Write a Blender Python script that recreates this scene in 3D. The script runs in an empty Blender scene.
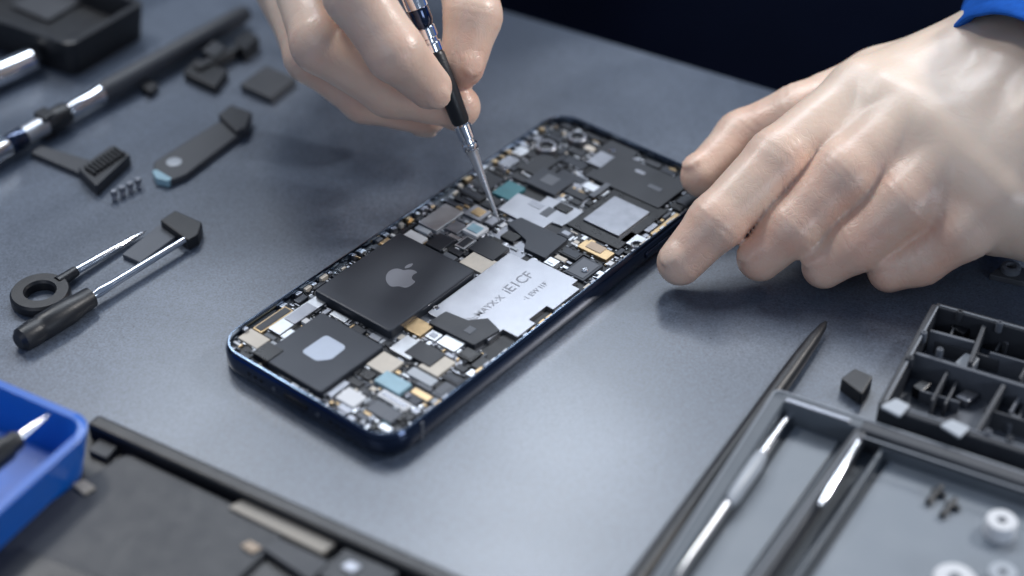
import bpy, bmesh, math, random
import numpy as np
from mathutils import Vector, Matrix, noise
random.seed(7)
S=bpy.context.scene; COL=S.collection
F=1842.0; TH=math.radians(38); ST,CT=math.sin(TH),math.cos(TH); H=34.3
def P(u,v,z=0.0):
    u-=512; v-=288
    t=(H-z)/(F*ST+v*CT)
    return Vector((u*t,(F*CT-v*ST)*t,z))
# ---------------------------------------------------------------- materials
def mat(name,col,rough=.5,metal=0,var=.0,vs=3.0,bump=0,bs=20.0,spec=.5,coat=0,sss=0,emit=None):
    m=bpy.data.materials.new(name); m.use_nodes=True; nt=m.node_tree; b=nt.nodes['Principled BSDF']
    b.inputs['Base Color'].default_value=(*col,1); b.inputs['Roughness'].default_value=rough
    b.inputs['Metallic'].default_value=metal; b.inputs['Specular IOR Level'].default_value=spec
    b.inputs['Coat Weight'].default_value=coat; b.inputs['Coat Roughness'].default_value=.1
    tc=nt.nodes.new('ShaderNodeTexCoord')
    if var>0:
        n=nt.nodes.new('ShaderNodeTexNoise'); n.inputs['Scale'].default_value=vs; n.inputs['Detail'].default_value=5
        nt.links.new(tc.outputs['Object'],n.inputs['Vector'])
        r=nt.nodes.new('ShaderNodeMix'); r.data_type='RGBA'
        r.inputs[6].default_value=(*[c*(1-var) for c in col],1); r.inputs[7].default_value=(*[min(1,c*(1+var)) for c in col],1)
        nt.links.new(n.outputs['Fac'],r.inputs[0]); nt.links.new(r.outputs[2],b.inputs['Base Color'])
        mr=nt.nodes.new('ShaderNodeMapRange'); mr.inputs[3].default_value=max(0,rough-.12); mr.inputs[4].default_value=min(1,rough+.12)
        nt.links.new(n.outputs['Fac'],mr.inputs[0]); nt.links.new(mr.outputs[0],b.inputs['Roughness'])
    if bump>0:
        n2=nt.nodes.new('ShaderNodeTexNoise'); n2.inputs['Scale'].default_value=bs; n2.inputs['Detail'].default_value=4
        nt.links.new(tc.outputs['Object'],n2.inputs['Vector'])
        bp=nt.nodes.new('ShaderNodeBump'); bp.inputs['Strength'].default_value=bump; bp.inputs['Distance'].default_value=.02
        nt.links.new(n2.outputs['Fac'],bp.inputs['Height']); nt.links.new(bp.outputs[0],b.inputs['Normal'])
    return m
M={}
M['black']=mat('black_plastic',(.012,.013,.016),.38,0,.3,2,.3,25)
M['dark']=mat('dark_plastic',(.024,.027,.034),.46,0,.25,2,.4,30)
M['char']=mat('charcoal',(.045,.049,.058),.5,0,.25,1.5,.4,30)
M['chipdark']=mat('chip_dark',(.018,.021,.028),.40,0,.3,1.2,.15,40,spec=.4)
M['slatechip']=mat('slate_chip',(.032,.037,.048),.38,.25,.15,.8,.15,40,spec=.4)
M['chipblk']=mat('chip_black',(.008,.009,.012),.3,0,.3,3,.15,40,spec=.4)
M['slate']=mat('slate_plastic',(.09,.10,.12),.5,0,.2,2,.3,30)
M['grey']=mat('grey_plastic',(.2,.22,.25),.42,0,.2,2,.2,20)
M['lgrey']=mat('light_grey_plastic',(.36,.39,.43),.4,0,.12,2,.2,20)
M['silver']=mat('silver_metal',(.50,.52,.55),.34,.9,.2,2.5,.15,30)
M['plate']=mat('brushed_plate',(.31,.32,.35),.36,.9,.4,.6,.15,30)
M['dsilver']=mat('dull_metal',(.25,.26,.29),.36,.85,.25,3,.2,30)
M['chrome']=mat('chrome',(.8,.82,.86),.12,1,.08,3)
M['steel']=mat('satin_steel',(.72,.73,.76),.3,.8,.05,3)
M['cream']=mat('cream_plastic',(.55,.50,.43),.5,0,.15,4)
M['white']=mat('white_plastic',(.62,.63,.65),.45,0,.08,4)
M['gold']=mat('gold_contact',(.48,.35,.20),.35,.85,.25,5)
M['tan']=mat('tan_tape',(.40,.31,.23),.55,0,.2,4)
M['stone']=mat('stone_beige',(.30,.27,.23),.5,0,.2,3)
M['teal']=mat('teal_chip',(.03,.15,.18),.4,0,.2,4)
M['cyan']=mat('pale_blue',(.26,.42,.50),.4,0,.2,4)
M['navy']=mat('navy_metal',(.008,.023,.066),.10,.85,.1,1.5,.0,20,coat=.9)
M['lip']=mat('frame_lip',(.26,.34,.46),.08,1,.1,2,coat=.6)
M['tray_in']=mat('phone_tray',(.012,.014,.018),.5,0,.3,3,.3,30)
M['blue']=mat('blue_plastic',(.004,.115,.52),.35,0,.12,1,.15,20,coat=.3)
M['sleeve']=mat('blue_cloth',(.012,.09,.40),.95,0,.25,3,1.0,40,spec=.1)
M['jacket']=mat('navy_cloth',(.006,.010,.028),.95,0,.3,.2,1.0,10,spec=.1)
M['mid']=mat('tray_grey',(.085,.10,.118),.46,0,.2,1.2,.2,20)
M['liner']=mat('tray_liner_grey',(.16,.185,.215),.35,0,.15,1.0,.15,20)
M['floor']=mat('dark_floor',(.003,.006,.016),.7,0,.5,.05)
def glove_mat():
    m=mat('latex_glove',(.78,.65,.56),.36); nt=m.node_tree; b=nt.nodes['Principled BSDF']; L=nt.links.new
    b.inputs['Subsurface Weight'].default_value=.35; b.inputs['Subsurface Radius'].default_value=(1.0,.42,.27); b.inputs['Subsurface Scale'].default_value=.35
    b.inputs['Specular IOR Level'].default_value=.5
    b.inputs['Coat Weight'].default_value=.15; b.inputs['Coat Roughness'].default_value=.35
    at=nt.nodes.new('ShaderNodeAttribute'); at.attribute_name='flush'
    tc=nt.nodes.new('ShaderNodeTexCoord')
    n=nt.nodes.new('ShaderNodeTexNoise'); n.inputs['Scale'].default_value=.8; n.inputs['Detail'].default_value=5; n.inputs['Roughness'].default_value=.55
    L(tc.outputs['Object'],n.inputs['Vector'])
    mr=nt.nodes.new('ShaderNodeMapRange'); mr.inputs[1].default_value=.3; mr.inputs[2].default_value=.7; mr.inputs[3].default_value=.35; mr.inputs[4].default_value=1
    L(n.outputs['Fac'],mr.inputs[0])
    mu=nt.nodes.new('ShaderNodeMath'); mu.operation='MULTIPLY'; L(at.outputs['Fac'],mu.inputs[0]); L(mr.outputs[0],mu.inputs[1])
    mx=nt.nodes.new('ShaderNodeMix'); mx.data_type='RGBA'; mx.inputs[6].default_value=(.75,.60,.485,1); mx.inputs[7].default_value=(.74,.44,.325,1)
    L(mu.outputs[0],mx.inputs[0]); L(mx.outputs[2],b.inputs['Base Color'])
    n1=nt.nodes.new('ShaderNodeTexNoise'); n1.inputs['Scale'].default_value=1.3; n1.inputs['Detail'].default_value=2; n1.inputs['Distortion'].default_value=.8
    L(tc.outputs['Object'],n1.inputs['Vector'])
    n3=nt.nodes.new('ShaderNodeTexNoise'); n3.inputs['Scale'].default_value=2.6; n3.inputs['Detail'].default_value=3; n3.inputs['Distortion'].default_value=1.0
    L(tc.outputs['Object'],n3.inputs['Vector'])
    s1=nt.nodes.new('ShaderNodeMath'); s1.operation='SUBTRACT'; L(n3.outputs['Fac'],s1.inputs[0]); s1.inputs[1].default_value=.5
    s2=nt.nodes.new('ShaderNodeMath'); s2.operation='ABSOLUTE'; L(s1.outputs[0],s2.inputs[0])
    s3=nt.nodes.new('ShaderNodeMapRange'); s3.inputs[1].default_value=0; s3.inputs[2].default_value=.06; L(s2.outputs[0],s3.inputs[0])
    s4=nt.nodes.new('ShaderNodeMath'); s4.operation='MULTIPLY'; L(s3.outputs[0],s4.inputs[0]); 
    ma=nt.nodes.new('ShaderNodeMapRange'); ma.inputs[1].default_value=.2; ma.inputs[2].default_value=.9; ma.inputs[3].default_value=.12; ma.inputs[4].default_value=1; L(at.outputs['Fac'],ma.inputs[0]); L(ma.outputs[0],s4.inputs[1])
    n2=nt.nodes.new('ShaderNodeTexNoise'); n2.inputs['Scale'].default_value=30; L(tc.outputs['Object'],n2.inputs['Vector'])
    b1=nt.nodes.new('ShaderNodeBump'); b1.inputs['Strength'].default_value=.14; b1.inputs['Distance'].default_value=.12; L(n1.outputs['Fac'],b1.inputs['Height'])
    b3=nt.nodes.new('ShaderNodeBump'); b3.inputs['Strength'].default_value=.22; b3.inputs['Distance'].default_value=.03; L(s4.outputs[0],b3.inputs['Height']); L(b1.outputs[0],b3.inputs['Normal'])
    b2=nt.nodes.new('ShaderNodeBump'); b2.inputs['Strength'].default_value=.12; b2.inputs['Distance'].default_value=.01; L(n2.outputs['Fac'],b2.inputs['Height'])
    L(b3.outputs[0],b2.inputs['Normal']); L(b2.outputs[0],b.inputs['Normal'])
    return m
M['glove']=glove_mat()
def table_mat():
    m=mat('slate_mat',(.13,.15,.19),.4); nt=m.node_tree; b=nt.nodes['Principled BSDF']; L=nt.links.new
    tc=nt.nodes.new('ShaderNodeTexCoord')
    def N(sc,d=4,ds=0):
        n=nt.nodes.new('ShaderNodeTexNoise'); n.inputs['Scale'].default_value=sc; n.inputs['Detail'].default_value=d; n.inputs['Distortion'].default_value=ds
        L(tc.outputs['Object'],n.inputs['Vector']); return n
    big=N(.12,2,.8); fine=N(17,5); 
    cr=nt.nodes.new('ShaderNodeValToRGB'); cr.color_ramp.elements[0].position=.42; cr.color_ramp.elements[1].position=.58
    cr.color_ramp.elements[0].color=(.062,.080,.113,1); cr.color_ramp.elements[1].color=(.106,.129,.170,1)  # broad dark patches in the base colour imitate soft shadow bands
    L(big.outputs['Fac'],cr.inputs[0])
    fr=nt.nodes.new('ShaderNodeMapRange'); fr.inputs[1].default_value=.3; fr.inputs[2].default_value=.7; fr.inputs[3].default_value=.62; fr.inputs[4].default_value=1.38
    L(fine.outputs['Fac'],fr.inputs[0])
    vm=nt.nodes.new('ShaderNodeVectorMath'); vm.operation='SCALE'; L(cr.outputs[0],vm.inputs[0]); L(fr.outputs[0],vm.inputs[3]); 
    L(vm.outputs[0],b.inputs['Base Color'])
    rr=nt.nodes.new('ShaderNodeMapRange'); rr.inputs[3].default_value=.25; rr.inputs[4].default_value=.34; L(fine.outputs['Fac'],rr.inputs[0]); L(rr.outputs[0],b.inputs['Roughness'])
    bp=nt.nodes.new('ShaderNodeBump'); bp.inputs['Strength'].default_value=.25; bp.inputs['Distance'].default_value=.007; L(fine.outputs['Fac'],bp.inputs['Height']); L(bp.outputs[0],b.inputs['Normal'])
    b.inputs['Specular IOR Level'].default_value=.8
    return m
M['table']=table_mat()
# ---------------------------------------------------------------- builders
WL={}
def wloc(o): return WL[o.name]
def empty(name,loc,label,cat,group=None):
    o=bpy.data.objects.new(name,None); COL.objects.link(o); o.location=loc; o.empty_display_size=.5
    WL[o.name]=Vector(loc); o['label']=label; o['category']=cat
    if group:o['group']=group
    return o
def tag(o,label,cat,group=None):
    o['label']=label;o['category']=cat
    if group:o['group']=group
    return o
class MB:
    def __init__(s): s.v=[]; s.f=[]
    def rings(s,rings,cap0=True,cap1=True):
        b=len(s.v); n=len(rings[0])
        for r in rings: s.v+= [Vector(p) for p in r]
        for k in range(len(rings)-1):
            for i in range(n):
                j=(i+1)%n; s.f.append((b+k*n+i,b+k*n+j,b+(k+1)*n+j,b+(k+1)*n+i))
        if cap0: s.f.append(tuple(b+i for i in range(n))[::-1])
        if cap1: s.f.append(tuple(b+(len(rings)-1)*n+i for i in range(n)))
        return s
    def prism(s,poly,z0,z1):
        return s.rings([[ (p[0],p[1],z0) for p in poly],[(p[0],p[1],z1) for p in poly]])
    def ppx(s,px,z0,z1,r=0):
        poly=[P(u,v,z1) for u,v in px]
        if r: poly=roundp(poly,r)
        return s.prism(poly,z0,z1)
    def bar(s,a,b,w,z0,z1):
        a=Vector(a[:2]);b=Vector(b[:2]); d=(b-a).normalized(); n=Vector((-d.y,d.x))*w/2
        return s.prism([a-n,b-n,b+n,a+n],z0,z1)
    def bpx(s,p,q,w,z0,z1): return s.bar(P(*p,z1),P(*q,z1),w,z0,z1)
    def rod(s,A,B,prof,n=24):
        A=Vector(A);B=Vector(B); d=B-A; L=d.length; d.normalize()
        up=Vector((0,0,1)) if abs(d.z)<.9 else Vector((1,0,0)); x=d.cross(up).normalized(); y=x.cross(d).normalized()
        rr=[]
        for f,r in prof:
            c=A+d*(L*f); rr.append([c+x*(math.cos(2*math.pi*i/n)*r)+y*(math.sin(2*math.pi*i/n)*r) for i in range(n)])
        return s.rings(rr)
    def lathe(s,c,prof,n=32,closed=False):
        rr=[[(c[0]+math.cos(2*math.pi*i/n)*r,c[1]+math.sin(2*math.pi*i/n)*r,z) for i in range(n)] for r,z in prof]
        if closed: return s.rings(rr+[rr[0]],False,False)
        return s.rings(rr)
    def build(s,name,m,parent=None,bevel=0,smooth=True,label=None,seg=2,ang=35):
        me=bpy.data.meshes.new(name)
        if parent is not None: org=wloc(parent)
        else:
            xs=[p.x for p in s.v];ys=[p.y for p in s.v];zs=[p.z for p in s.v]
            org=Vector(((min(xs)+max(xs))/2,(min(ys)+max(ys))/2,min(zs)))
        me.from_pydata([tuple(p-org) for p in s.v],[],s.f); 
        bm=bmesh.new(); bm.from_mesh(me); bmesh.ops.remove_doubles(bm,verts=bm.verts,dist=1e-5); bmesh.ops.recalc_face_normals(bm,faces=bm.faces); bm.to_mesh(me); bm.free()
        for p in me.polygons: p.use_smooth=smooth
        if smooth: me.set_sharp_from_angle(angle=math.radians(ang))
        me.materials.append(m if not isinstance(m,str) else M[m])
        o=bpy.data.objects.new(name,me); COL.objects.link(o)
        if parent is not None: o.parent=parent; WL[o.name]=org
        else: o.location=org; WL[o.name]=org
        if bevel:
            md=o.modifiers.new('bevel','BEVEL'); md.width=bevel; md.segments=seg; md.limit_method='ANGLE'; md.angle_limit=math.radians(35); md.harden_normals=False
        if label: o['label']=label
        return o
def roundp(poly,r,n=5):
    out=[];N=len(poly); P2=[Vector((p[0],p[1])) for p in poly]
    rs=r if isinstance(r,(list,tuple)) else [r]*N
    for i in range(N):
        p=P2[i]; a=(P2[i-1]-p); b=(P2[(i+1)%N]-p); la,lb=a.length,b.length; a.normalize(); b.normalize()
        ang=a.angle(b); t=min(rs[i]/math.tan(ang/2),la*.45,lb*.45); 
        s=p+a*t; e=p+b*t
        for k in range(n+1):
            f=k/n; out.append((1-f)**2*s+2*f*(1-f)*p+f*f*e)
    return out
def roundrect_true(q,r,n=8):
    out=[];N=4;Q=[Vector((p[0],p[1])) for p in q]
    for i in range(4):
        p=Q[i]; a=(Q[i-1]-p).normalized(); b=(Q[(i+1)%4]-p).normalized()
        c=p+a*r+b*r
        for k in range(n+1):
            f=k/n*math.pi/2; out.append(c-b*(r*math.cos(f))-a*(r*math.sin(f)))
    return out
def inset(q,d):
    N=len(q);Q=[Vector((p[0],p[1])) for p in q]; out=[]
    for i in range(N):
        p=Q[i]; a=(Q[i-1]-p).normalized(); b=(Q[(i+1)%N]-p).normalized(); s=abs(a.x*b.y-a.y*b.x)
        out.append(p+(a+b)*(d/s))
    return out
def ring_quad(q,ins,r,z,n=8): return [(p.x,p.y,z) for p in roundrect_true(inset(q,ins),max(r,.01),n)]
def quad(p0,p1,p2,l1=None,l2=None):
    p0=Vector(p0[:2]);e1=Vector(p1[:2])-p0;e2=Vector(p2[:2])-p0
    L1=l1 or e1.length; L2=l2 or e2.length
    e1.normalize(); nrm=Vector((-e1.y,e1.x)); 
    if nrm.dot(e2)<0: nrm=-nrm
    e1=e1*L1;e2=nrm*L2
    return [p0,p0+e1,p0+e1+e2,p0+e2]
def open_tray(mb,q,h,wall,fl,r,slope=.1,z0=0.0):
    return mb.rings([ring_quad(q,slope,r,z0),ring_quad(q,0,r,h-.03),ring_quad(q,.03,r,h),ring_quad(q,wall-.03,max(r-wall,.05),h),ring_quad(q,wall,max(r-wall,.05),h-.04),ring_quad(q,wall+slope,max(r-wall,.05),fl)])
# ---------------------------------------------------------------- setting
e1=P(500,8,0);e2=P(750,82,0); d=(e2-e1).normalized(); nn=Vector((d.y,-d.x,0)); 
if nn.y>0: nn=-nn
tp=[e1-d*90,e1+d*90,e1+d*90+nn*110,e1-d*90+nn*110]
o=MB().prism(tp,-2.5,0).build('work_table','table',None,.15,False); o['kind']='structure'
o=MB().prism([(-400,-200),(400,-200),(400,700),(-400,700)],-76,-75).build('floor','floor',None,0,False); o['kind']='structure'
# ---------------------------------------------------------------- phone
A=P(216,340,.8);B=P(388,444,.8);C=P(725,182,.8);D=P(558,110,.8)
eb=((D-A)+(C-B)); eb.z=0; eb.normalize(); ea=Vector((eb.y,-eb.x,0)); cen=(A+B+C+D)/4
PW,PL=6.85,16.0
O0=cen-ea*PW/2-eb*PL/2
def LW(a,b): q=O0+ea*a+eb*b; return Vector((q.x,q.y))
def WLc(u,v,z): q=P(u,v,z)-O0; return (q.dot(ea),q.dot(eb))
phone=empty('smartphone',(cen.x,cen.y,0),'opened smartphone with dark blue frame and exposed circuit board in the middle of the table','smartphone')
Q=[LW(0,0),LW(PW,0),LW(PW,PL),LW(0,PL)]
R0=.95
fr=MB()
prof=[(.14,.02),(.05,.08),(.0,.2),(.0,.56),(.02,.64),(.05,.70),(.09,.76)]
fr.rings([ring_quad(Q,i,R0-i,z,14) for i,z in prof]+[ring_quad(Q,.09,R0-.09,.3,14)],True,False)
fr.build('frame','navy',phone,ang=50)
lp=MB(); lp.rings([ring_quad(Q,i,R0-i,z,14) for i,z in [(.091,.5),(.091,.77),(.105,.80),(.13,.80),(.14,.78),(.15,.42)]],False,False)
lp.build('frame_lip','lip',phone,ang=50)
MB().rings([ring_quad(Q,.13,R0-.13,.3,14),ring_quad(Q,.13,R0-.13,.52,14)]).build('circuit_board','tray_in',phone)
for a0,w in ((3.35,.9),):
    c=LW(a0-w/2,-.012);e=LW(a0+w/2,-.012); MB().bar(c,e,.05,.33,.50).build('charging_port','chipblk',phone,.02)
for a0 in (1.5,1.75,2.0,4.7,4.95,5.2):
    c=LW(a0,0); MB().rod((c.x-eb.x*.015,c.y-eb.y*.015,.41),(c.x+eb.x*.1,c.y+eb.y*.1,.41),[(0,.06),(1,.06)],12).build('speaker_hole','chipblk',phone)
for a0 in (2.5,4.2):
    c=LW(a0,0); MB().rod((c.x-eb.x*.02,c.y-eb.y*.02,.41),(c.x+eb.x*.1,c.y+eb.y*.1,.41),[(0,.07),(1,.07)],12).build('screw','dsilver',phone)
for b0,l in ((11.6,1.4),):
    c=LW(PW+.02,b0);e=LW(PW+.02,b0+l); MB().bar(c,e,.08,.3,.5).build('side_button','navy',phone,.03)
for b0 in (1.3,14.4):
    c=LW(PW-.01,b0);e=LW(PW-.01,b0+.1); MB().bar(c,e,.04,.1,.7).build('antenna_line','slate',phone)
    c=LW(.01,b0);e=LW(.01,b0+.1); MB().bar(c,e,.04,.1,.7).build('antenna_line','slate',phone)
occ=[]
BZ=.50; EG=.18
def rect(name,m,l,r,z1,z0=BZ,bev=.015,parent=phone,rr=.03,reg=True):
    a0,b0=WLc(*l,z1);a1,b1=WLc(*r,z1)
    a0=max(a0,EG);b0=max(b0,EG);a1=min(a1,PW-EG);b1=min(b1,PL-EG)
    if reg: occ.append((a0,b0,a1,b1))
    q=[LW(a0,b0),LW(a1,b0),LW(a1,b1),LW(a0,b1)]
    return MB().prism(roundp(q,rr,3),z0,z1).build(name,m,parent,bev,False)
def stepped(name,m,steps,z1,z0=BZ,bev=.012,rr=.03,parent=phone,reg=True):
    if reg: occ.append((min(p[0] for p in steps),min(p[1] for p in steps),max(p[0] for p in steps),max(p[1] for p in steps)))
    return MB().prism(roundp([LW(*p) for p in steps],rr,3),z0,z1).build(name,m,parent,bev,False)
def lpoly(name,m,px,z1,z0=BZ,bev=.015,parent=phone,rr=.05):
    return stepped(name,m,[WLc(u,v,z1) for u,v in px],z1,z0,bev,rr,parent)
batt=rect('battery_plate','slatechip',(314,290),(475,270),.86,bev=.05,rr=.1); batt['label']='large dark plate with fruit shaped emblem'
low=rect('dark_cover','slatechip',(258,356),(384,346),.74,bev=.03,rr=.08); low['label']='dark cover plate with pale rounded patch'
pl0=WLc(425,314,.66); pl1=WLc(586,284,.66); a0,b0=pl0; a1,b1=pl1; da=a1-a0; db=b1-b0
PLT=(a0,b0,da,db)
plate=stepped('shield_plate','plate',[(a0,b0+.1),(a0+da*.3,b0+.1),(a0+da*.3,b0-.12),(a0+da*.55,b0-.12),(a0+da*.55,b0+.25),(a0+da*.8,b0+.25),(a0+da*.8,b0+db*.22),(a1,b0+db*.22),(a1,b0+db*.42),(a1-.25,b0+db*.42),(a1-.25,b0+db*.62),(a1,b0+db*.62),(a1,b1-.3),(a1-.3,b1-.3),(a1-.3,b1),(a0+da*.25,b1),(a0+da*.25,b1-.25),(a0,b1-.25)],.66); plate['label']='silver plate etched with faint lettering'
lpoly('dark_block','chipdark',[(428,322),(446,311),(468,320),(488,318),(500,330),(474,345)],.72)
blk=rect('processor_socket','chipblk',(566,224),(668,211),.63,bev=.015)
cpu=rect('processor_chip','dsilver',(583,219),(650,212),.70,z0=.6,parent=phone,bev=.015,reg=False)
rect('dark_module','chipdark',(588,176),(690,184),.67)
rect('dark_module','chipdark',(520,168),(560,160),.64)
rect('chip','slatechip',(524,181),(574,181),.69)
rect('chip','dsilver',(586,161),(620,159),.65)
rect('chip','teal',(492,192),(526,188),.63)
lpoly('shield_plate','plate',[(498,209),(518,193),(540,202),(548,196),(585,212),(562,226),(552,222),(540,230)],.63,rr=.02)
rect('chip','chipblk',(553,207),(574,208),.67,z0=.6,reg=False)
lpoly('dark_block','slatechip',[(507,223),(521,217),(568,239),(545,258),(524,248),(526,240)],.68)
rect('chip','gold',(577,246),(615,253),.64); rect('chip','tan',(585,246),(607,248),.665,z0=.6,reg=False)
rect('flex_strip','gold',(650,233),(690,219),.66)
rect('chip','cream',(459,262),(498,262),.63)
rect('chip','white',(388,245),(428,238),.63)
rect('chip','silver',(418,222),(464,212),.62)
rect('chip','gold',(403,327),(434,326),.65)
rect('chip','silver',(268,328),(330,300),.62)
rect('chip','dsilver',(284,318),(318,308),.65,z0=.6,reg=False)
rect('chip','dsilver',(445,228),(468,226),.64)
rect('chip','white',(461,229),(489,228),.64); rect('chip','cyan',(466,228),(484,228),.665,z0=.6,reg=False)
rect('chip','dsilver',(463,213),(492,212),.62); rect('chip','gold',(470,212),(487,211),.65,z0=.6,reg=False)
rect('chip','chipdark',(425,243),(455,240),.65)
rect('chip','chipdark',(468,248),(510,248),.66)
rect('chip','chipblk',(500,236),(522,236),.65)
rect('chip','cyan',(374,380),(412,384),.66)
rect('chip','silver',(344,356),(376,352),.65)
rect('chip','cream',(366,364),(404,362),.63)
rect('chip','white',(335,397),(367,397),.64)
rect('chip','silver',(389,348),(428,346),.64)
rect('chip','chipdark',(404,352),(446,354),.66)
rect('chip','chipblk',(252,352),(284,350),.77)
rect('chip','silver',(436,342),(470,340),.63)
rect('chip','cream',(418,366),(456,362),.62)
rect('chip','dsilver',(497,163),(520,160),.64)
rect('chip','silver',(512,152),(530,150),.64)
rect('chip','chipdark',(596,150),(640,152),.63)
rect('chip','silver',(620,240),(650,240),.63)
for (u,v,r) in ((546,146,.36),(577,137,.33),(637,243,.2),(322,402,.18)):
    a,b=WLc(u,v,.72); occ.append((a-r,b-r,a+r,b+r)); c=LW(a,b)
    big=r>.3
    h=MB().lathe((c.x,c.y),[(r,BZ),(r,.72 if big else .66),(r-.04,.76 if big else .69),(r*.72,.76 if big else .69),(r*.66,.68 if big else .63)]).build('camera_module','dsilver' if big else 'dsilver',phone)
    MB().lathe((c.x,c.y),[(r*.65,.58),(r*.6,.70 if big else .64),(r*.2,.725 if big else .66)]).build('lens','chipblk',h)
cols=['chipdark','chipblk','slate','dsilver','silver','cream','white','gold','teal','lgrey','slatechip']
wts=[22,16,10,16,14,3,3,3,.5,4,10]
def free(a0,b0,a1,b1,g):
    for x in occ:
        if a0<x[2]+g and a1>x[0]-g and b0<x[3]+g and b1>x[1]-g: return False
    return True
def fill(n,smin,smax,g,tries,asp=(1,1,2.2,.45)):
    out=[];k=0
    while k<tries and len(out)<n:
        k+=1
        w=random.uniform(smin,smax);l=random.uniform(smin,smax)*random.choice(asp)
        a=random.uniform(.24,PW-.24-w);b=random.uniform(.24,PL-.24-l)
        ca=min(a,PW-a-w);cb=min(b,PL-b-l)
        if ca<.45 and cb<.45: continue
        if free(a,b,a+w,b+l,g): occ.append((a,b,a+w,b+l)); out.append((a,b,a+w,b+l))
    return out
def boxm(mb,r,z1,z0=BZ): return mb.prism([LW(r[0],r[1]),LW(r[2],r[1]),LW(r[2],r[3]),LW(r[0],r[3])],z0,z1)
for i in range(26):
    w=random.uniform(.7,1.8);l=random.uniform(.8,2.6);a=random.uniform(.45,PW-.45-w);b=random.uniform(.5,PL-.5-l)
    boxm(MB(),(a,b,a+w,b+l),.522+.0016*i).build('foil_layer',random.choice(['dsilver','dsilver','slate','chipdark','slatechip','chipblk']),phone,0,False)
f0=fill(12,.7,1.2,.012,6000); f1=fill(60,.34,.65,.01,9000); f2=fill(200,.11,.28,.008,12000,(1,1.8,3.2,.35)); f3=fill(900,.04,.10,.01,13000,(1,2,3,.4))
f12=sorted(f0+f1+f2,key=lambda r:-(r[2]-r[0])*(r[3]-r[1]))
for i,r in enumerate(f12[:98]):
    w,l=r[2]-r[0],r[3]-r[1]
    far=(r[1]+r[3])/2>9.5
    mm=random.choices(cols,wts)[0] if min(w,l)<.6 else random.choice(['slatechip','chipdark','dsilver','chipdark','silver'])
    if far and random.random()<.75: mm=random.choice(['chipdark','chipblk','slatechip'])
    z=random.uniform(.575,.63)
    o=boxm(MB(),r,z).build('component',mm,phone,.012,False)
    if min(w,l)>.28 and random.random()<.75:
        g=random.uniform(.05,.10)
        boxm(MB(),(r[0]+g,r[1]+g,r[2]-g,r[3]-g),z+.015,z-.05).build('component_cap',random.choices(cols,wts)[0] if not far else random.choice(['chipdark','slate','slatechip','dsilver']),o,.005,False)
byc={}
for i,r in enumerate(f12[98:]+f3):
    byc.setdefault(random.choices(cols,[14,14,12,18,22,5,6,7,.5,7,6])[0],[]).append(r)
for k,rs in byc.items():
    mb=MB()
    for r in rs: boxm(mb,r,random.uniform(.57,.605))
    o=mb.build('small_component',k,phone,0,False); o['kind']='stuff'
for (u,v,m,z,w,l) in ((548,212,'slate',.63,.3,.5),(536,205,'dsilver',.63,.5,.25),(470,330,'slate',.72,.25,.3),(600,190,'slate',.67,.2,.9),(655,188,'slate',.67,.5,.2),(550,180,'slate',.69,.5,.5),(640,172,'dsilver',.67,.35,.15)):
    a,b=WLc(u,v,z); boxm(MB(),(a-w/2,b-l/2,a+w/2,b+l/2),z+.012,z-.03).build('component_cover',m,phone,.005,False)
for (u,v) in ((612,150),(470,186),(585,270),(372,418),(408,395),(505,168),(436,308),(690,190)):
    a,b=WLc(u,v,.66); a=min(max(a,.4),PW-.4); c=LW(a,b)
    s=MB().lathe((c.x,c.y),[(.1,.5),(.1,.67),(.08,.69),(.04,.69),(.035,.66)],16).build('screw','chrome',phone)
for i in range(40):
    for side in (0,1):
        b=1.1+i*.35+random.uniform(-.05,.05)
        if random.random()<.25: continue
        a=.165 if side==0 else PW-.285
        boxm(MB(),(a,b,a+.12,b+random.uniform(.1,.28)),random.uniform(.62,.70)).build('edge_contact',random.choice(['gold','silver','dsilver','slate','cream','dsilver']),phone,0,False)
body=[(0,.30),(.12,.36),(.28,.38),(.42,.31),(.47,.24),(.38,.16),(.33,.05),(.34,-.08),(.41,-.18),(.50,-.23),(.44,-.38),(.35,-.53),(.24,-.62),(.12,-.60),(0,-.56),(-.12,-.60),(-.24,-.62),(-.36,-.52),(-.48,-.32),(-.53,-.08),(-.50,.14),(-.40,.30),(-.25,.38),(-.10,.35)]
leaf=[(.0,.42),(.02,.55),(.10,.66),(.24,.74),(.23,.60),(.16,.48),(.05,.42)]
def smoothp(pts,it=2):
    pts=[Vector(p) for p in pts]
    for _ in range(it):
        o=[]
        for i in range(len(pts)):
            p,q=pts[i],pts[(i+1)%len(pts)]; o+=[p*.75+q*.25,p*.25+q*.75]
        pts=o
    return pts
def emblem(u,v,z,s,rot,m,parent,pls):
    c=P(u,v,z); R=Matrix.Rotation(rot,2)
    mb=MB()
    for pl in pls:
        mb.prism([Vector((c.x,c.y))+R@(Vector(p)*s) for p in pl],z-.02,z+.006)
    return mb.build('emblem',m,parent,0,False)
M['emb']=mat('emblem_grey',(.20,.21,.24),.3,.3); M['emw']=mat('emblem_pale',(.40,.45,.54),.45,.2,.1,3)
emblem(402,276,.86,.9,math.radians(-8),'emb',batt,[smoothp(body),smoothp(leaf)])
a,b=WLc(324,349,.74)
MB().prism(roundp([LW(a-.42,b-.5),LW(a+.2,b-.52),LW(a+.48,b-.2),LW(a+.45,b+.48),LW(a-.40,b+.5)],[.16,.25,.25,.2,.16],6),.72,.746).build('pale_patch','emw',low,0,False)
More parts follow.
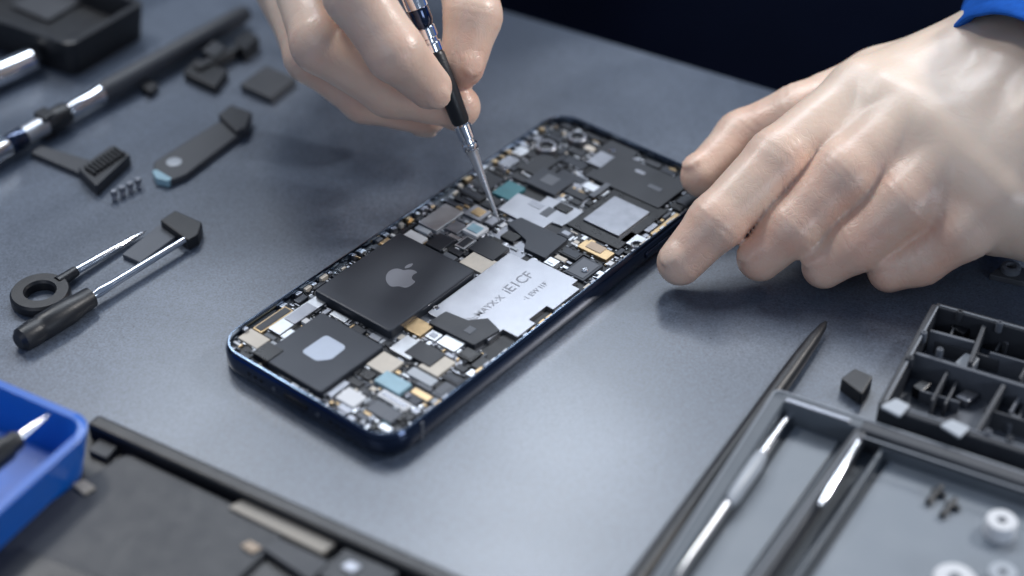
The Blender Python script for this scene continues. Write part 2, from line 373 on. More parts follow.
def text(s,ab,z,size,m,parent,name='lettering'):
    cu=bpy.data.curves.new('t','FONT'); cu.body=s; cu.size=size; cu.extrude=.002; cu.align_x='CENTER'; cu.align_y='CENTER'; cu.offset=.004
    t=bpy.data.objects.new('t',cu); COL.objects.link(t); dg=bpy.context.evaluated_depsgraph_get(); dg.update()
    me=bpy.data.meshes.new_from_object(t.evaluated_get(dg)); bpy.data.objects.remove(t)
    c=LW(*ab); org=wloc(parent)
    for vv in me.vertices:
        q=Vector((c.x,c.y,z+.002))+eb*vv.co.x-ea*vv.co.y+Vector((0,0,vv.co.z)); vv.co=q-org
    me.name=name; me.materials.clear(); me.materials.append(M[m]); o=bpy.data.objects.new(name,me); COL.objects.link(o); o.parent=parent; WL[o.name]=org
M['inkd']=mat('etched_ink',(.26,.27,.30),.55,.2)
M['inkw']=mat('faint_ink',(.24,.25,.28),.5,.2)
pa0,pb0,pda,pdb=PLT
text('iE1CF',(pa0+pda*.42,pb0+pdb*.70),.66,.50,'inkw',plate); text('B·3uMAYX·X',(pa0+pda*.44,pb0+pdb*.29),.66,.32,'inkd',plate); text('·1 EW I1F',(pa0+pda*.66,pb0+pdb*.70),.66,.26,'inkd',plate)
# ---------------------------------------------------------------- hand tool
tip=P(499,221,.70); td=(P(437,60,5.6)-tip).normalized()
tool=empty('precision_probe',tip,'slim steel probe with tapering tip and black grip held in the gloved fingers','precision tool')
def tseg(name,m,prof,n=24):
    L=prof[-1][0]-prof[0][0]; a=tip+td*prof[0][0]; b=tip+td*prof[-1][0]
    return MB().rod(a,b,[((x-prof[0][0])/L,r) for x,r in prof],n).build(name,m,tool)
tseg('needle','steel',[(0,.02),(.3,.05),(.9,.075),(1.6,.12),(2.3,.18),(2.45,.22)])
tseg('ferrule','chrome',[(2.45,.22),(2.5,.25),(2.65,.25),(2.7,.21),(2.8,.21),(2.85,.25),(3.3,.27),(3.35,.23)])
tseg('grip','black',[(3.35,.24),(3.45,.28),(4.4,.31),(5.6,.30),(5.7,.26)])
tseg('collar','chrome',[(5.7,.25),(5.75,.32),(6.0,.32),(6.05,.26),(6.15,.26),(6.2,.32),(6.5,.32),(6.55,.26)])
tseg('barrel_band','navy',[(6.55,.28),(6.7,.34),(7.1,.34)])
tseg('barrel','chrome',[(7.1,.31),(7.15,.35),(7.8,.35),(7.85,.29),(8.0,.29),(8.05,.35),(14,.35),(14.2,.28)])
# ---------------------------------------------------------------- hands
def smin(a,b,k):
    h=np.clip(.5+.5*(b-a)/k,0,1); return b+(a-b)*h-k*h*(1-h)
def dseg(p,a,b,ra,rb):
    ba=b-a; L=float(ba@ba); q=p-a; t=np.clip((q@ba)/L,0,1); 
    d=q-t[:,None]*ba; return np.sqrt((d*d).sum(1))-(ra+(rb-ra)*t)
def make_hand(fingers,palm,nails,h,parent,label,flush,kp=.38,kf=.3,kk=.16):
    f32=lambda v:np.array(v,np.float32)
    fs=[[ (f32(a),f32(b),ra,rb) for (a,ra),(b,rb) in zip(ch[:-1],ch[1:])] for ch in fingers]
    pm=[(f32(a),f32(b),ra,rb) for a,ra,b,rb in palm]
    ns=[]
    for (c,ax,up,s) in nails:
        ax=Vector(ax).normalized(); up=Vector(up); up=(up-ax*up.dot(ax)).normalized(); sd=ax.cross(up)
        ns.append((f32(c),f32([list(ax),list(sd),list(up)]),f32(s)))
    def sdf(p):
        pd=None
        for a,b,ra,rb in pm:
            d=dseg(p,a,b,ra,rb); pd=d if pd is None else smin(pd,d,kp)
        tot=None
        for i,ch in enumerate(fs):
            fd=None
            for a,b,ra,rb in ch:
                d=dseg(p,a,b,ra,rb); fd=d if fd is None else smin(fd,d,.25)
            c,R,s=ns[i]; q=((p-c)@R.T)/s; k0=np.sqrt((q*q).sum(1)); k1=np.sqrt(((q/s)**2).sum(1))+1e-6
            fd=smin(fd,k0*(k0-1)/k1,.02)
            fd=smin(pd,fd,kf)
            tot=fd if tot is None else smin(tot,fd,kk)
        return tot
    pts=np.array([list(a) for ch in fs for s in ch for a in (s[0],s[1])]+[list(x) for s in pm for x in (s[0],s[1])])
    lo=pts.min(0)-2.2; hi=pts.max(0)+2.2
    n=(np.ceil((hi-lo)/h)).astype(int)+1
    gx,gy,gz=[ (lo[i]+h*np.arange(n[i])).astype(np.float32) for i in range(3)]
    V=np.empty(tuple(n),np.float32); YZ=np.stack(np.meshgrid(gy,gz,indexing='ij'),-1).reshape(-1,2)
    st=8
    for i in range(0,n[0],st):
        xs=gx[i:i+st]; p=np.empty((len(xs),len(YZ),3),np.float32); p[:,:,0]=xs[:,None]; p[:,:,1:]=YZ[None]
        V[i:i+st]=sdf(p.reshape(-1,3)).reshape(len(xs),n[1],n[2])
    I=V<0
    offs=[(a,b,c) for a in (0,1) for b in (0,1) for c in (0,1)]
    cut=lambda X,o:X[o[0]:X.shape[0]-1+o[0],o[1]:X.shape[1]-1+o[1],o[2]:X.shape[2]-1+o[2]]
    cnt=sum(cut(I,o).astype(np.int8) for o in offs); act=(cnt>0)&(cnt<8)
    idx=-np.ones(act.shape,np.int64); ac=np.argwhere(act); idx[act]=np.arange(len(ac))
    vals={o:cut(V,o)[act] for o in offs}
    sm=np.zeros((len(ac),3));cn=np.zeros(len(ac))
    for o in offs:
        for ax in range(3):
            if o[ax]==0:
                o2=list(o);o2[ax]=1;o2=tuple(o2); a=vals[o];b=vals[o2]; cr=(a<0)!=(b<0)
                t=np.where(cr,a/np.where(cr,a-b,1),0); q=np.tile(np.array(o,float),(len(ac),1)); q[:,ax]+=t
                sm+=q*cr[:,None]; cn+=cr
    vs=(lo+h*(ac+sm/cn[:,None])).astype(np.float32)
    def grad(p):
        e=.05; g=np.stack([sdf(p+np.array(d_,np.float32)*e)-sdf(p-np.array(d_,np.float32)*e) for d_ in ((1,0,0),(0,1,0),(0,0,1))],1)
        return g/(np.linalg.norm(g,axis=1)[:,None]+1e-9)
    g=grad(vs)
    faces=[]
    for a in range(3):
        b,c=(a+1)%3,(a+2)%3
        s0=[slice(None)]*3;s1=[slice(None)]*3; s0[a]=slice(0,-1);s1[a]=slice(1,None)
        x0=I[tuple(s0)];x1=I[tuple(s1)]; e=np.argwhere(x0!=x1); e=e[(e[:,b]>0)&(e[:,c]>0)&(e[:,b]<n[b]-1)&(e[:,c]<n[c]-1)]
        ins=I[e[:,0],e[:,1],e[:,2]]
        qs=[]
        for db,dc in ((-1,-1),(0,-1),(0,0),(-1,0)):
            q=e.copy();q[:,b]+=db;q[:,c]+=dc; qs.append(idx[q[:,0],q[:,1],q[:,2]])
        qs=np.stack(qs,1); qs[~ins]=qs[~ins][:,::-1]; faces.append(qs)
    faces=np.concatenate(faces)
    disp=np.zeros(len(vs)); fl=np.zeros(len(vs))
    for ch in fs:
        for (a,b,ra,rb) in ch[1:]:
            axd=(b-a)/np.linalg.norm(b-a); q=vs-a; s=q@axd; rad=np.linalg.norm(q,axis=1)
            w=(rad<ra*1.5)
            disp+= .006*np.cos(s*2*math.pi/.26+2*np.sin(vs[:,0]*2.1+vs[:,1]*1.3))*w*np.exp(-(s/.36)**2)
            fl+=flush*np.exp(-(rad/1.3)**2)
        tp_=ch[-1][1]; fl+=flush*1.1*np.exp(-(np.linalg.norm(vs-tp_,axis=1)/1.1)**2)
    for i in range(len(vs)):
        v=Vector(vs[i]); 
        m_=max(0,min(1,.1+2.0*noise.noise(v*.35+Vector((5,3,1)))))
        disp[i]+= .03*noise.noise(v*.45)+.018*max(0,.14-abs(noise.noise(Vector((v.x*.4+v.y*.25,v.y*.35-v.x*.25,v.z*.6)))))/.14*m_
    vs=vs+g*disp[:,None]
    org=wloc(parent)
    me=bpy.data.meshes.new('gloved_hand'); me.from_pydata((vs-np.array(org)).tolist(),[],faces.tolist()); me.update()
    me.polygons.foreach_set('use_smooth',[True]*len(me.polygons))
    at=me.attributes.new('flush','FLOAT','POINT'); at.data.foreach_set('value',np.clip(fl,0,1).astype(np.float32))
    me.materials.append(M['glove']); o=bpy.data.objects.new('gloved_hand',me); COL.objects.link(o); o.parent=parent; o['label']=label; WL[o.name]=org
    return o
person=empty('person',P(900,150,0),'person in cream gloves and blue sleeves, holding the probe over the phone','person')
J=P
def nail(ch,up,off=.45,s=(.46,.38,.13)):
    t=ch[-1][0];p=ch[-2][0]; r=ch[-1][1]; ax=(t-p).normalized(); u=Vector(up); u=(u-ax*u.dot(ax)).normalized()
    return (t-ax*.02+u*(r*.93),ax,up,s)
# hand steadying the phone
idx_=[(J(862,94,4.2),1.05),(J(778,160,3.2),.95),(J(716,222,2.0),.84),(J(680,262,1.0),.70)]
mid_=[(J(916,116,4.35),1.08),(J(846,174,3.25),.96),(J(792,228,1.9),.84),(J(760,258,1.0),.70)]
rin_=[(J(960,150,4.1),1.08),(J(906,200,2.95),.94),(J(856,244,1.7),.82),(J(824,266,.95),.68)]
pin_=[(J(1002,190,3.5),1.08),(J(964,228,2.4),.92),(J(920,258,1.3),.79),(J(889,271,.9),.65)]
thb_=[(J(880,88,3.4),1.2),(J(800,116,2.9),.98),(J(742,138,2.1),.85),(J(702,176,1.5),.70)]
axs=Vector((.50,.86,.08)).normalized()
CU=J(1038,84,4.7)
W1=J(1000,62,4.5); W1b=J(1055,130,4.3); FA=CU+axs*14
V3=lambda a,b,f,dz=0:a*(1-f)+b*f+Vector((0,0,dz))
mm1=V3(idx_[0][0],mid_[0][0],.5); mm2=V3(mid_[0][0],rin_[0][0],.5); mm3=V3(rin_[0][0],pin_[0][0],.5); Wm=(W1+W1b)/2
pp1=V3(idx_[1][0],mid_[1][0],.5); pp2=V3(mid_[1][0],rin_[1][0],.5); pp3=V3(rin_[1][0],pin_[1][0],.5)
dn=Vector((0,0,.10))
pal=[(W1,1.7,idx_[0][0]-dn,1.06),(W1,1.75,mid_[0][0]-dn,1.1),(Wm,1.9,rin_[0][0]-dn,1.1),(W1b,1.85,pin_[0][0]-dn,1.1),
     (W1,1.75,mm1-dn,1.12),(Wm,1.85,mm2-dn,1.14),(W1b,1.85,mm3-dn,1.13),
     (mm1-dn,1.1,V3(mm1,pp1,.6,-.22),.78),(mm2-dn,1.1,V3(mm2,pp2,.6,-.22),.78),(mm3-dn,1.08,V3(mm3,pp3,.6,-.22),.78),
     (W1,1.6,thb_[0][0],1.2),
     (J(1000,205,2.5),1.45,J(1060,205,2.9),1.7),(J(1060,205,2.9),1.7,W1b,1.9),(J(985,160,2.9),1.5,W1b,1.8),
     (Wm,2.0,FA,2.0)]
ups=(-.1,-.15,1)
make_hand([idx_,mid_,rin_,pin_,thb_],pal,[nail(idx_,ups),nail(mid_,ups),nail(rin_,ups),nail(pin_,ups),nail(thb_,(-.6,.1,1))],.10,person,'gloved hand resting beside the phone with fingers spread on the table',.85,.42,.42,.14)
# hand holding the probe
idx2=[(J(314,-120,8.4),1.0),(J(356,-6,8.1),.95),(J(395,52,6.8),.84),(J(430,87,5.2),.68)]
mid2=[(J(285,-80,7.0),1.0),(J(322,42,5.9),.95),(J(390,90,4.3),.82),(J(459,107,3.8),.68)]
rin2=[(J(272,-60,6.0),.95),(J(312,56,4.4),.86),(J(366,98,3.2),.77),(J(427,114,2.8),.66)]
pin2=[(J(266,-40,5.0),.9),(J(304,40,3.2),.77),(J(348,84,2.2),.68),(J(395,100,2.0),.60)]
thb2=[(J(440,-150,7.0),1.25),(J(464,-50,6.8),1.0),(J(473,16,6.1),.87),(J(462,66,5.0),.70)]
W2=J(370,-330,9.5)
pal2=[(W2,1.9,idx2[0][0],1.05),(W2,1.9,mid2[0][0],1.05),(W2,1.8,rin2[0][0],1.0),(W2,1.7,pin2[0][0],.95),(W2,1.8,thb2[0][0],1.35),
      (idx2[0][0],.9,mid2[0][0],.9),(mid2[0][0],.9,rin2[0][0],.9),(thb2[0][0],1.2,idx2[0][0],.9),(W2,2.3,J(400,-560,14),2.6)]
u2=(-.05,-.9,.6)
make_hand([idx2,mid2,rin2,pin2,thb2],pal2,[nail(idx2,u2),nail(mid2,(0,0,-1)),nail(rin2,(0,0,-1)),nail(pin2,(0,0,-1)),nail(thb2,(.5,-.8,.4))],.10,person,'gloved hand pinching the probe between thumb and fingers',.85,.6,.5,.10)
def sleeve(A,B,r0,r1,sh=0):
    A=Vector(A);B=Vector(B);d=(B-A);L=d.length;d.normalize();x=d.cross(Vector((0,0,1))).normalized();y=x.cross(d); mb=MB();rr=[];n=96
    for k,(s,r) in enumerate([(.35,r0-.3),(.0,r0-.12),(-.05,r0-.04),(-.02,r0),(.12,r0+.03),(.35,r0+.02)]+[(.5+i*.3,r0+(r1-r0)*i/44) for i in range(44)]):
        ring=[]
        for i in range(n):
            a=2*math.pi*i/n; c=A+d*(s-sh*(1+math.cos(a))/2*max(0,1-max(0,s)/5)); q=c+(x*math.cos(a)+y*math.sin(a))*r; 
            w=(.30*noise.noise(Vector((math.cos(a)*1.6,math.sin(a)*1.6,s*.9)))+.12*noise.noise(Vector((math.cos(a)*4,math.sin(a)*4,s*2.2))))*(1 if k>6 else .45); ring.append(q+(x*math.cos(a)+y*math.sin(a))*w)
        rr.append(ring)
    return mb.rings(rr,False,True).build('sleeve','sleeve',person,ang=70)
sleeve(CU,CU+axs*13,3.1,3.8,3.4)
sleeve(J(372,-345,9.8),J(400,-600,14.5),3.1,4.2)
# dark clothing behind the table edge
rr=[]
for k in range(26):
    z=-60+k*3.8; f=k/25; n=64; ring=[]
    rx=21+3*math.sin(f*3.1); ry=11+2*math.sin(f*3.1)
    if k>22: rx*=1-.18*(k-22); ry*=1-.18*(k-22)
    for i in range(n):
        a=2*math.pi*i/n; w=1+.09*noise.noise(Vector((math.cos(a)*2.2,math.sin(a)*2.2,z*.07)))+.05*noise.noise(Vector((math.cos(a)*6,math.sin(a)*6,z*.12)))
        ring.append((12+rx*w*math.cos(a),92+ry*w*math.sin(a),z))
    rr.append(ring)
MB().rings(rr).build('jacket','jacket',person,ang=70)
# ---------------------------------------------------------------- left side items
def rod_thing(name,label,cat,p0,p1,z,parts,group=None,z2=None):
    A_=P(*p0,z);B_=P(*p1,z if z2 is None else z2); L=(B_-A_)
    r=empty(name,(A_.x,A_.y,0),label,cat,group)
    for nm,m,prof in parts:
        f0,f1=prof[0][0],prof[-1][0]
        MB().rod(A_+L*f0,A_+L*f1,[((f-f0)/(f1-f0),q) for f,q in prof]).build(nm,m,r)
    return r
q=[P(146,2,1.4),P(70,46,1.4),P(-80,-5,1.4),P(20,-50,1.4)]; q=[Vector((p.x,p.y)) for p in q]
o=open_tray(MB(),q,1.4,.3,.5,.35,.15).build('open_case','black',None,ang=40); tag(o,'open black plastic case in the top left corner','case')
o=MB().ppx([(10,4),(55,-14),(88,-4),(48,20)],.51,.65,.1).build('foam_pad','char',None,.03,False); tag(o,'dark pad lying inside the open black case','pad')
rod_thing('metal_tube','short chrome tube end at the left edge below the black case','tube',(-60,100),(36,58),.5,[('tube','chrome',[(0,.48),(.93,.48),(.97,.44),(1,.36)]),('stopper','slate',[(.99,.3),(1.01,.3)])])
rod_thing('screwdriver','long screwdriver with dark grey handle and chrome blue barrel','screwdriver',(-40,172),(246,13),.5,[
 ('barrel','chrome',[(0,.40),(.14,.40),(.15,.33)]),('barrel_band','navy',[(.15,.36),(.16,.38),(.19,.38),(.2,.36)]),('barrel','silver',[(.2,.34),(.27,.34)]),
 ('collar','black',[(.27,.36),(.285,.40),(.33,.40),(.345,.36)]),('shaft','chrome',[(.345,.22),(.36,.29),(.43,.27),(.46,.32)]),
 ('handle','char',[(.46,.28),(.48,.36),(.52,.38),(.8,.38),(.97,.35),(1,.28)])])
o=MB().ppx([(33,112),(44,106),(54,112),(44,119)],.0,.92,.05).build('clip_ring','black',None,.04,False); tag(o,'small black clip standing against the screwdriver barrel','clip')
cb=empty('bracket',P(220,65,0),'black angled plastic bracket behind the grey square pad','bracket')
MB().ppx([(183,72),(196,58),(228,70),(215,87)],0,.35,.06).build('foot','black',cb,.03,False)
MB().bpx((196,66),(245,42),.35,.15,.5).build('arm','black',cb,.03,False)
MB().ppx([(202,50),(214,40),(226,47),(215,57)],.0,.6,.05).build('lug','dark',cb,.03,False)
MB().ppx([(234,40),(248,30),(259,37),(244,50)],0,.55,.05).build('lug','black',cb,.03,False)
o=MB().ppx([(240,84),(266,65),(296,78),(271,98)],0,.3,.06).build('square_pad','char',None,.04,False); tag(o,'small dark grey square pad left of the gloved fingers','pad')
o=MB().ppx([(141,86),(148,79),(158,84),(151,92)],0,.3,.05).build('rubber_stub','black',None,.03,False); tag(o,'tiny black stub beneath the screwdriver handle','stub')
sp=empty('spudger',P(195,150,0),'dark grey flat pry bar with pale round hole and blue tip','pry bar')
bd=MB().ppx([(153,162),(215,123),(232,116),(245,130),(186,174),(168,181),(154,174)],.0,.26,.25).build('blade','char',sp,.05,False)
MB().ppx([(218,114),(231,104),(252,112),(246,127),(236,131)],.1,.45,.08).build('grip_end','dark',sp,.05,False)
c=P(174,162,.26); MB().lathe((c.x,c.y),[(.26,.2),(.26,.27),(.22,.285),(.05,.285)]).build('disc','lgrey',sp)
MB().ppx([(152,171),(156,169),(172,178),(168,181),(156,178)],.02,.275,.08).build('tip_inlay','cyan',sp,.01,False)
cn=empty('comb_connector',P(85,165,0),'dark connector with a row of fins and flat arm beside tiny screws','connector')
MB().ppx([(30,152),(40,145),(94,161),(84,175)],0,.2,.08).build('arm','char',cn,.03,False)
MB().ppx([(78,168),(112,145),(130,154),(96,186)],0,.42,.04).build('base','dark',cn,.03,False)
for i in range(9):
    f=i/8; p=(85+29*f,165-19*f); MB().bpx(p,(p[0]+10,p[1]+7),.08,.4,.56).build('ridge','black',cn,.012,False)
for i,(u,v) in enumerate(((115,200),(123,196),(131,192),(139,188))):
    c=P(u,v,0); o=MB().lathe((c.x,c.y),[(.07,0),(.09,.05),(.07,.10),(.09,.15),(.07,.2),(.115,.22),(.115,.34),(.08,.37),(.03,.37)],16).build('tiny_screw','dsilver'); tag(o,'tiny dark screw standing in a row in front of the finned connector','screw','tiny screws beside the finned connector')
rg=empty('ring_tool',P(40,292,0),'thin steel pick with black ring handle','pick tool')
c=P(40,291,.35); mb=MB(); mb.lathe((c.x,c.y),[(.46,0.02),(.86,0.02),(.9,.08),(.9,.3),(.84,.38),(.5,.38),(.44,.3),(.44,.08)],40,True); mb.build('ring_handle','black',rg)
MB().rod(P(58,283,.25),P(76,271,.25),[(0,.2),(1,.16)]).build('neck','black',rg)
MB().rod(P(74,272,.25),P(146,231,.12),[(0,.13),(.5,.12),(.8,.09),(1,.015)]).build('shaft','chrome',rg)
rod_thing('small_screwdriver','steel screwdriver with stubby ribbed black handle','screwdriver',(18,342),(184,240),.36,[
 ('handle','black',[(0,.24),(.02,.36),(.1,.40),(.12,.36),(.14,.40),(.30,.40),(.36,.34),(.42,.32),(.43,.2)]),('shaft','chrome',[(.43,.11),(.47,.16),(.55,.13),(1,.11)])])
pt=empty('capped_blade',P(165,235,0),'flat dark grey blade with a black square cap over the screwdriver tip','blade')
MB().ppx([(122,254),(160,224),(182,232),(140,262)],.02,.16,.05).build('blade','slate',pt,.02,False)
MB().ppx([(160,220),(175,210),(202,222),(198,234),(188,240)],.0,.42,.06).build('cap','black',pt,.05,False)
q=quad(P(100,422,1.6),P(-80,345,1.6),P(-20,500,1.6),9,5.6)
o=open_tray(MB(),q,1.6,.28,.35,.8,.25).build('blue_tray','blue',None,ang=40); tag(o,'bright blue plastic tray in the lower left corner','tray')
rod_thing('tray_probe','black handled probe with pointed metal tip lying in the blue tray','probe',(-50,492),(50,414),1.2,[('handle','black',[(0,.36),(.55,.36),(.6,.28),(.66,.28),(.7,.2)]),('tip','chrome',[(.7,.14),(.8,.12),(1,.015)])],z2=1.95)
bt=empty('parts_board',P(250,520,0),'dark shallow parts board with raised black rail along its edge at the bottom','parts board')
r0=P(92,418,.6);r1=P(480,592,.6); dd=(r1-r0).normalized(); nv=Vector((dd.y,-dd.x,0)); 
if nv.y>0: nv=-nv
MB().bar(r0,r1,.5,0,.6).build('rail','black',bt,.12,False,seg=3)
MB().prism([r0-dd*.3,r1,r1+nv*14,r0-dd*.3+nv*14],0,.12).build('base','black',bt,.03,False)
o=MB().ppx([(128,452),(290,530),(205,610),(-20,545)],.13,.28,.3).build('back_cover','dark',None,.06,False); tag(o,'large dark back panel lying below the black rail','panel')
o=MB().ppx([(-30,560),(20,545),(150,600),(60,650)],.13,.3,.1).build('flat_part','black',None,.04,False); tag(o,'black flat part in the bottom left corner','panel')
for i,(px,m,z,l) in enumerate((
 ([(228,507),(243,499),(336,543),(322,553)],'stone',.36,'pale beige strip along the dark panel edge'),
 ([(262,548),(280,538),(330,562),(310,580)],'char',.36,'dark grey bracket at the bottom edge'),
 ([(318,575),(345,548),(400,572),(370,600)],'chipdark',.4,'black module near the end of the rail at the bottom'),
 ([(72,484),(84,479),(96,487),(84,494)],'stone',.36,'small beige square on the dark panel'),
 ([(100,438),(118,446),(106,458),(88,450)],'dark',.3,'dark square chip beside the blue tray corner'),
 ([(240,545),(250,540),(262,547),(252,553)],'tan',.35,'small tan chip between the beige strip and the bottom edge'),
 ([(340,566),(350,560),(362,566),(352,573)],'dsilver',.45,'small dull metal chip on the black module'),
 ([(288,517),(296,512),(306,518),(298,524)],'gold',.41,'tiny gold chip on the beige strip'))):
    o=MB().ppx(px,{0:.13,1:.13,2:.13,3:.285,4:.13,5:.285,6:.405,7:.365}[i],z,.05).build('loose_part',m,None,.02,False); tag(o,l,'part')
# ---------------------------------------------------------------- right side
tq=quad(P(775,388,.9),P(1024,472,.9),P(655,570,.9),16,14)
pt=empty('parts_tray',P(850,500,0),'grey shallow parts tray with one divider in the lower right','parts tray')
mb=MB(); open_tray(mb,tq,.9,.44,.18,.3,.03); mb.build('tray_body','mid',pt,ang=40)
tin=inset(tq,.02); tin2=inset(tq,.08)
mb=MB(); mb.rings([ring_quad(tin,0,.2,.86),ring_quad(tin,0,.2,.925),ring_quad(tin2,0,.14,.925),ring_quad(tin2,0,.14,.86)],False,False); mb.build('rim','grey',pt,ang=40)
MB().bpx((862,428),(735,610),.34,.15,.88).build('divider','char',pt,.06,False)
MB().bpx((858,434),(733,608),.05,.88,.90).build('highlight_strip','grey',pt,.005,False)  # pale strip imitating a bright highlight along the divider edge
MB().bpx((862,424),(1120,510),.42,.15,.93).build('divider','char',pt,.06,False)
MB().bpx((862,436),(1120,522),.06,.93,.95).build('highlight_strip','grey',pt,.005,False)  # edge highlight of the top wall, drawn as a pale strip
MB().bpx((880,446),(1120,527),.12,.15,.6).build('inner_step','mid',pt,.03,False)
MB().bpx((884,446),(770,615),.12,.15,.6).build('inner_step','mid',pt,.03,False)
MB().ppx([(892,456),(1080,515),(1010,640),(790,610)],.16,.26,.1).build('tray_liner','liner',pt,.02,False)
MB().ppx([(796,424),(840,440),(722,610),(668,610)],.16,.24,.1).build('tray_liner','liner',pt,.02,False)
MB().bpx((786,399),(850,420),.16,.90,.955).build('lit_rim_bar','dsilver',pt,.02,False)  # pale bar laid on so the top wall looks lit
ob=empty('compartment_box',P(960,390,0),'dark compartment box with small cells at the right edge','compartment box')
cw=.22
for p,q_ in (((936,304),(882,404)),((882,404),(1060,462)),((936,304),(1080,344))):
    MB().bpx(p,q_,cw,.1,1.15).build('outer_wall','dark',ob,.05,False)
for p,q_ in (((938,306),(886,400)),((886,402),(1060,458)),((940,305),(1080,344))):
    MB().bpx(p,q_,.05,1.15,1.175).build('rim_line','grey',ob,.01,False)
for k,(p,q_) in enumerate((((914,352),(1058,396)),((985,323),(970,362)),((1004,384),(977,430)),((930,330),(975,342)),((1040,340),(1020,378)),((950,366),(932,400)),((990,352),(1040,366)),((985,408),(1050,428)),((958,318),(950,336)),((1022,392),(1010,412)),((935,340),(1000,360)),((962,372),(945,404)),((920,390),(960,402)),((1008,326),(996,350)),((1030,386),(1018,420)))):
    MB().bpx(p,q_,.12 if k<4 else .07,.1,1.02-.04*k).build('cell_wall','char' if k%3 else 'slate',ob,.02,False)
for k,(u,v,r) in enumerate(((910,358,.12),(924,333,.1),(960,312,.1),(1000,323,.1),(906,406,.1),(988,432,.11),(1010,439,.1),(940,350,.1))):
    c=P(u,v,1.2); MB().lathe((c.x,c.y),[(r,.9),(r,1.2),(r*.8,1.24),(r*.4,1.24),(r*.35,1.18)],16).build('post','slate' if k%2 else 'dark',ob)
MB().ppx([(934,304),(1082,346),(1062,463),(880,405)],0,.14,.1).build('cell_floor','slate',ob,.02,False)
for px,m,z,l in (([(955,362),(966,352),(980,358),(968,372)],'grey',.6,'grey square block in the middle cell of the compartment box'),
 ([(950,326),(962,320),(974,326),(964,334)],'chipblk',.7,'black block in the top cell of the compartment box'),
 ([(996,336),(1008,330),(1018,336),(1008,344)],'dsilver',.6,'dull metal block in the upper right cell of the compartment box'),
 ([(880,406),(896,398),(910,405),(900,416)],'lgrey',1.26,'pale block on the left corner of the compartment box'),
 ([(940,425),(952,419),(970,427),(960,437)],'lgrey',1.26,'pale block on the lower wall of the compartment box'),
 ([(955,396),(966,389),(980,394),(968,402)],'dsilver',.4,'thin metal plate in the lower left cell of the compartment box'),
 ([(912,386),(922,379),(932,383),(922,392)],'chipblk',.5,'small black block in the leftmost cell of the compartment box'),
 ([(1000,418),(1012,412),(1022,418),(1010,426)],'slate',.5,'slate chip in the lower right cell of the compartment box')):
    o=MB().ppx(px,.145 if z<1 else 1.18,z,.05).build('small_block',m,None,.03 if z<1 else .015,False); tag(o,l,'block')
o=MB().ppx([(841,378),(855,368),(873,376),(862,394)],0,.45,.05).build('rubber_cube','black',None,.04,False); tag(o,'small black cube above the parts tray','cube')
rod_thing('black_spudger','long black pry stick with pointed tip along the tray edge','pry stick',(826,322),(622,604),.30,[('stick','black',[(0,.04),(.02,.12),(.08,.19),(.16,.23),(.24,.25),(1,.29)])])
rod_thing('silver_tweezer','silver rod with pale grip lying along the left bay of the tray','rod',(790,414),(660,596),.55,[('shaft','chrome',[(0,.10),(.25,.14)]),('grip','lgrey',[(.25,.2),(.3,.26),(.48,.26),(.52,.2)]),('shaft','silver',[(.52,.16),(1,.16)])])
rod_thing('steel_pin','thin steel rod resting by the tray divider','rod',(858,442),(820,506),1.0,[('pin','chrome',[(0,.10),(.8,.13),(1,.08)])])
for u,v,r,h,l in ((1002,520,.42,.45,'white round cap with a centre hole standing in the tray'),(955,578,.55,.4,'white round cap at the bottom edge of the tray'),(1003,572,.38,.35,'grey round cap beside the white cap at the bottom edge')):
    c=P(u,v,.26+h); rt=empty('round_cap',(c.x,c.y,.26),l,'cap')
    MB().lathe((c.x,c.y),[(r,.27),(r,.2+h),(r*.9,.27+h),(r*.32,.27+h),(r*.3,.22+h)]).build('cap_body','white' if 'white' in l[:6] else 'lgrey',rt)
    MB().lathe((c.x,c.y),[(r*.28,.27),(r*.28,.24+h),(r*.2,.26+h)]).build('core','slate',rt)
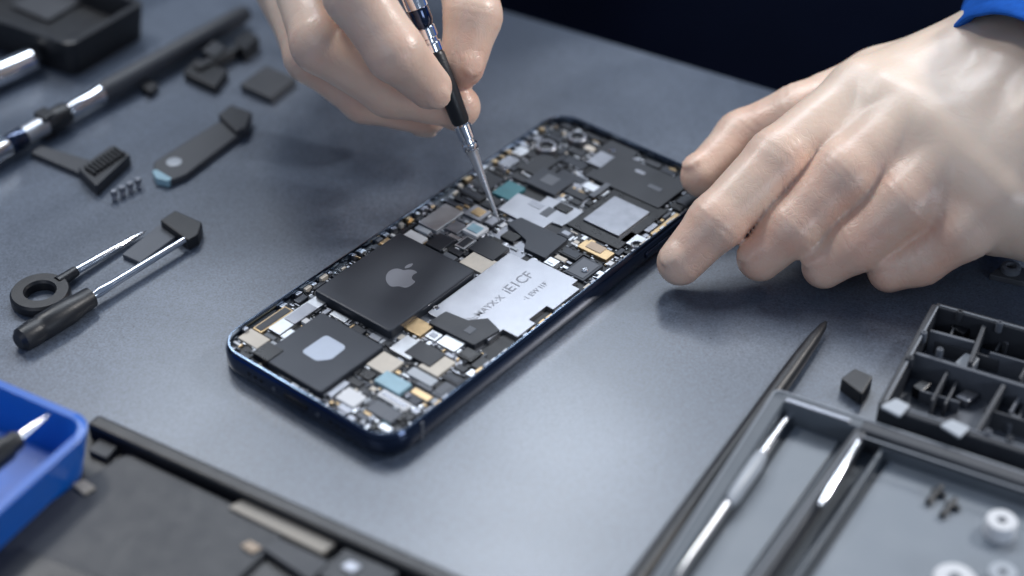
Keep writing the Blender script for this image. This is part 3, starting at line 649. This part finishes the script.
for u,v,l in ((936,492,'small black clip lying in the tray, left one'),(950,505,'small black clip lying in the tray, right one')):
    cr_=empty('tiny_clip',P(u,v,.26),l,'clip'); MB().bpx((u-8,v+8),(u+6,v-8),.14,.27,.45).build('arm','black',cr_,.02,False); MB().bpx((u-4,v-4),(u+10,v+2),.12,.27,.4).build('hook','black',cr_,.02,False)
ce=empty('edge_clip',P(1012,266,0),'dark grey clip at the right edge below the gloved hand','clip')
MB().ppx([(988,274),(1004,264),(1040,270),(1024,282)],0,.2,.08).build('base','char',ce,.03,False)
c=P(1011,268,.3); MB().lathe((c.x,c.y),[(.3,.1),(.3,.36),(.24,.4),(.16,.4),(.14,.25)]).build('eyelet','slate',ce)
# ---------------------------------------------------------------- lights, world, camera
def area(loc,tgt,sx,sy,e,c,roll=0):
    l=bpy.data.lights.new('area','AREA'); l.shape='RECTANGLE'; l.size=sx;l.size_y=sy;l.energy=e;l.color=c
    o=bpy.data.objects.new('unseen_area_light',l); COL.objects.link(o); o.location=loc
    q=(Vector(tgt)-Vector(loc)).to_track_quat('-Z','Y'); o.rotation_euler=(q.to_matrix()@Matrix.Rotation(roll,3,'Z')).to_euler()
area((-38,76,62),(0,44,0),11,9,17000,(1,.97,.93))
area((56,60,46),(0,44,0),8,8,33000,(1,.97,.94))
area((-30,0,40),(-5,40,0),30,30,5000,(.85,.9,1))  # added cool fill, not a lamp of the workplace
area((34,8,14),(0,42,0),16,10,3500,(.78,.87,1))  # added front light to put a highlight on the phone's near edge
for x,e in ((-26,14000),(0,22000),(26,14000)):  # added back lights, placed to lay sheen on table and metal plates
    area((x,98,70),(x*.3,36,0),12,34,e,(.84,.91,1),math.radians(-28))
w=bpy.data.worlds.new('World'); S.world=w; w.use_nodes=True; bg=w.node_tree.nodes['Background']; bg.inputs[0].default_value=(.48,.62,.88,1); bg.inputs[1].default_value=.28
cam=bpy.data.cameras.new('cam'); co=bpy.data.objects.new('camera',cam); COL.objects.link(co); S.camera=co
co.location=(0,0,H); co.rotation_euler=(math.pi/2-TH,0,0); cam.sensor_width=36; cam.lens=F/1024*36; cam.clip_start=.5; cam.clip_end=2000
cam.dof.use_dof=True; cam.dof.focus_distance=55; cam.dof.aperture_fstop=.045
S.view_settings.view_transform='Standard'; S.view_settings.look='None'; S.view_settings.exposure=0
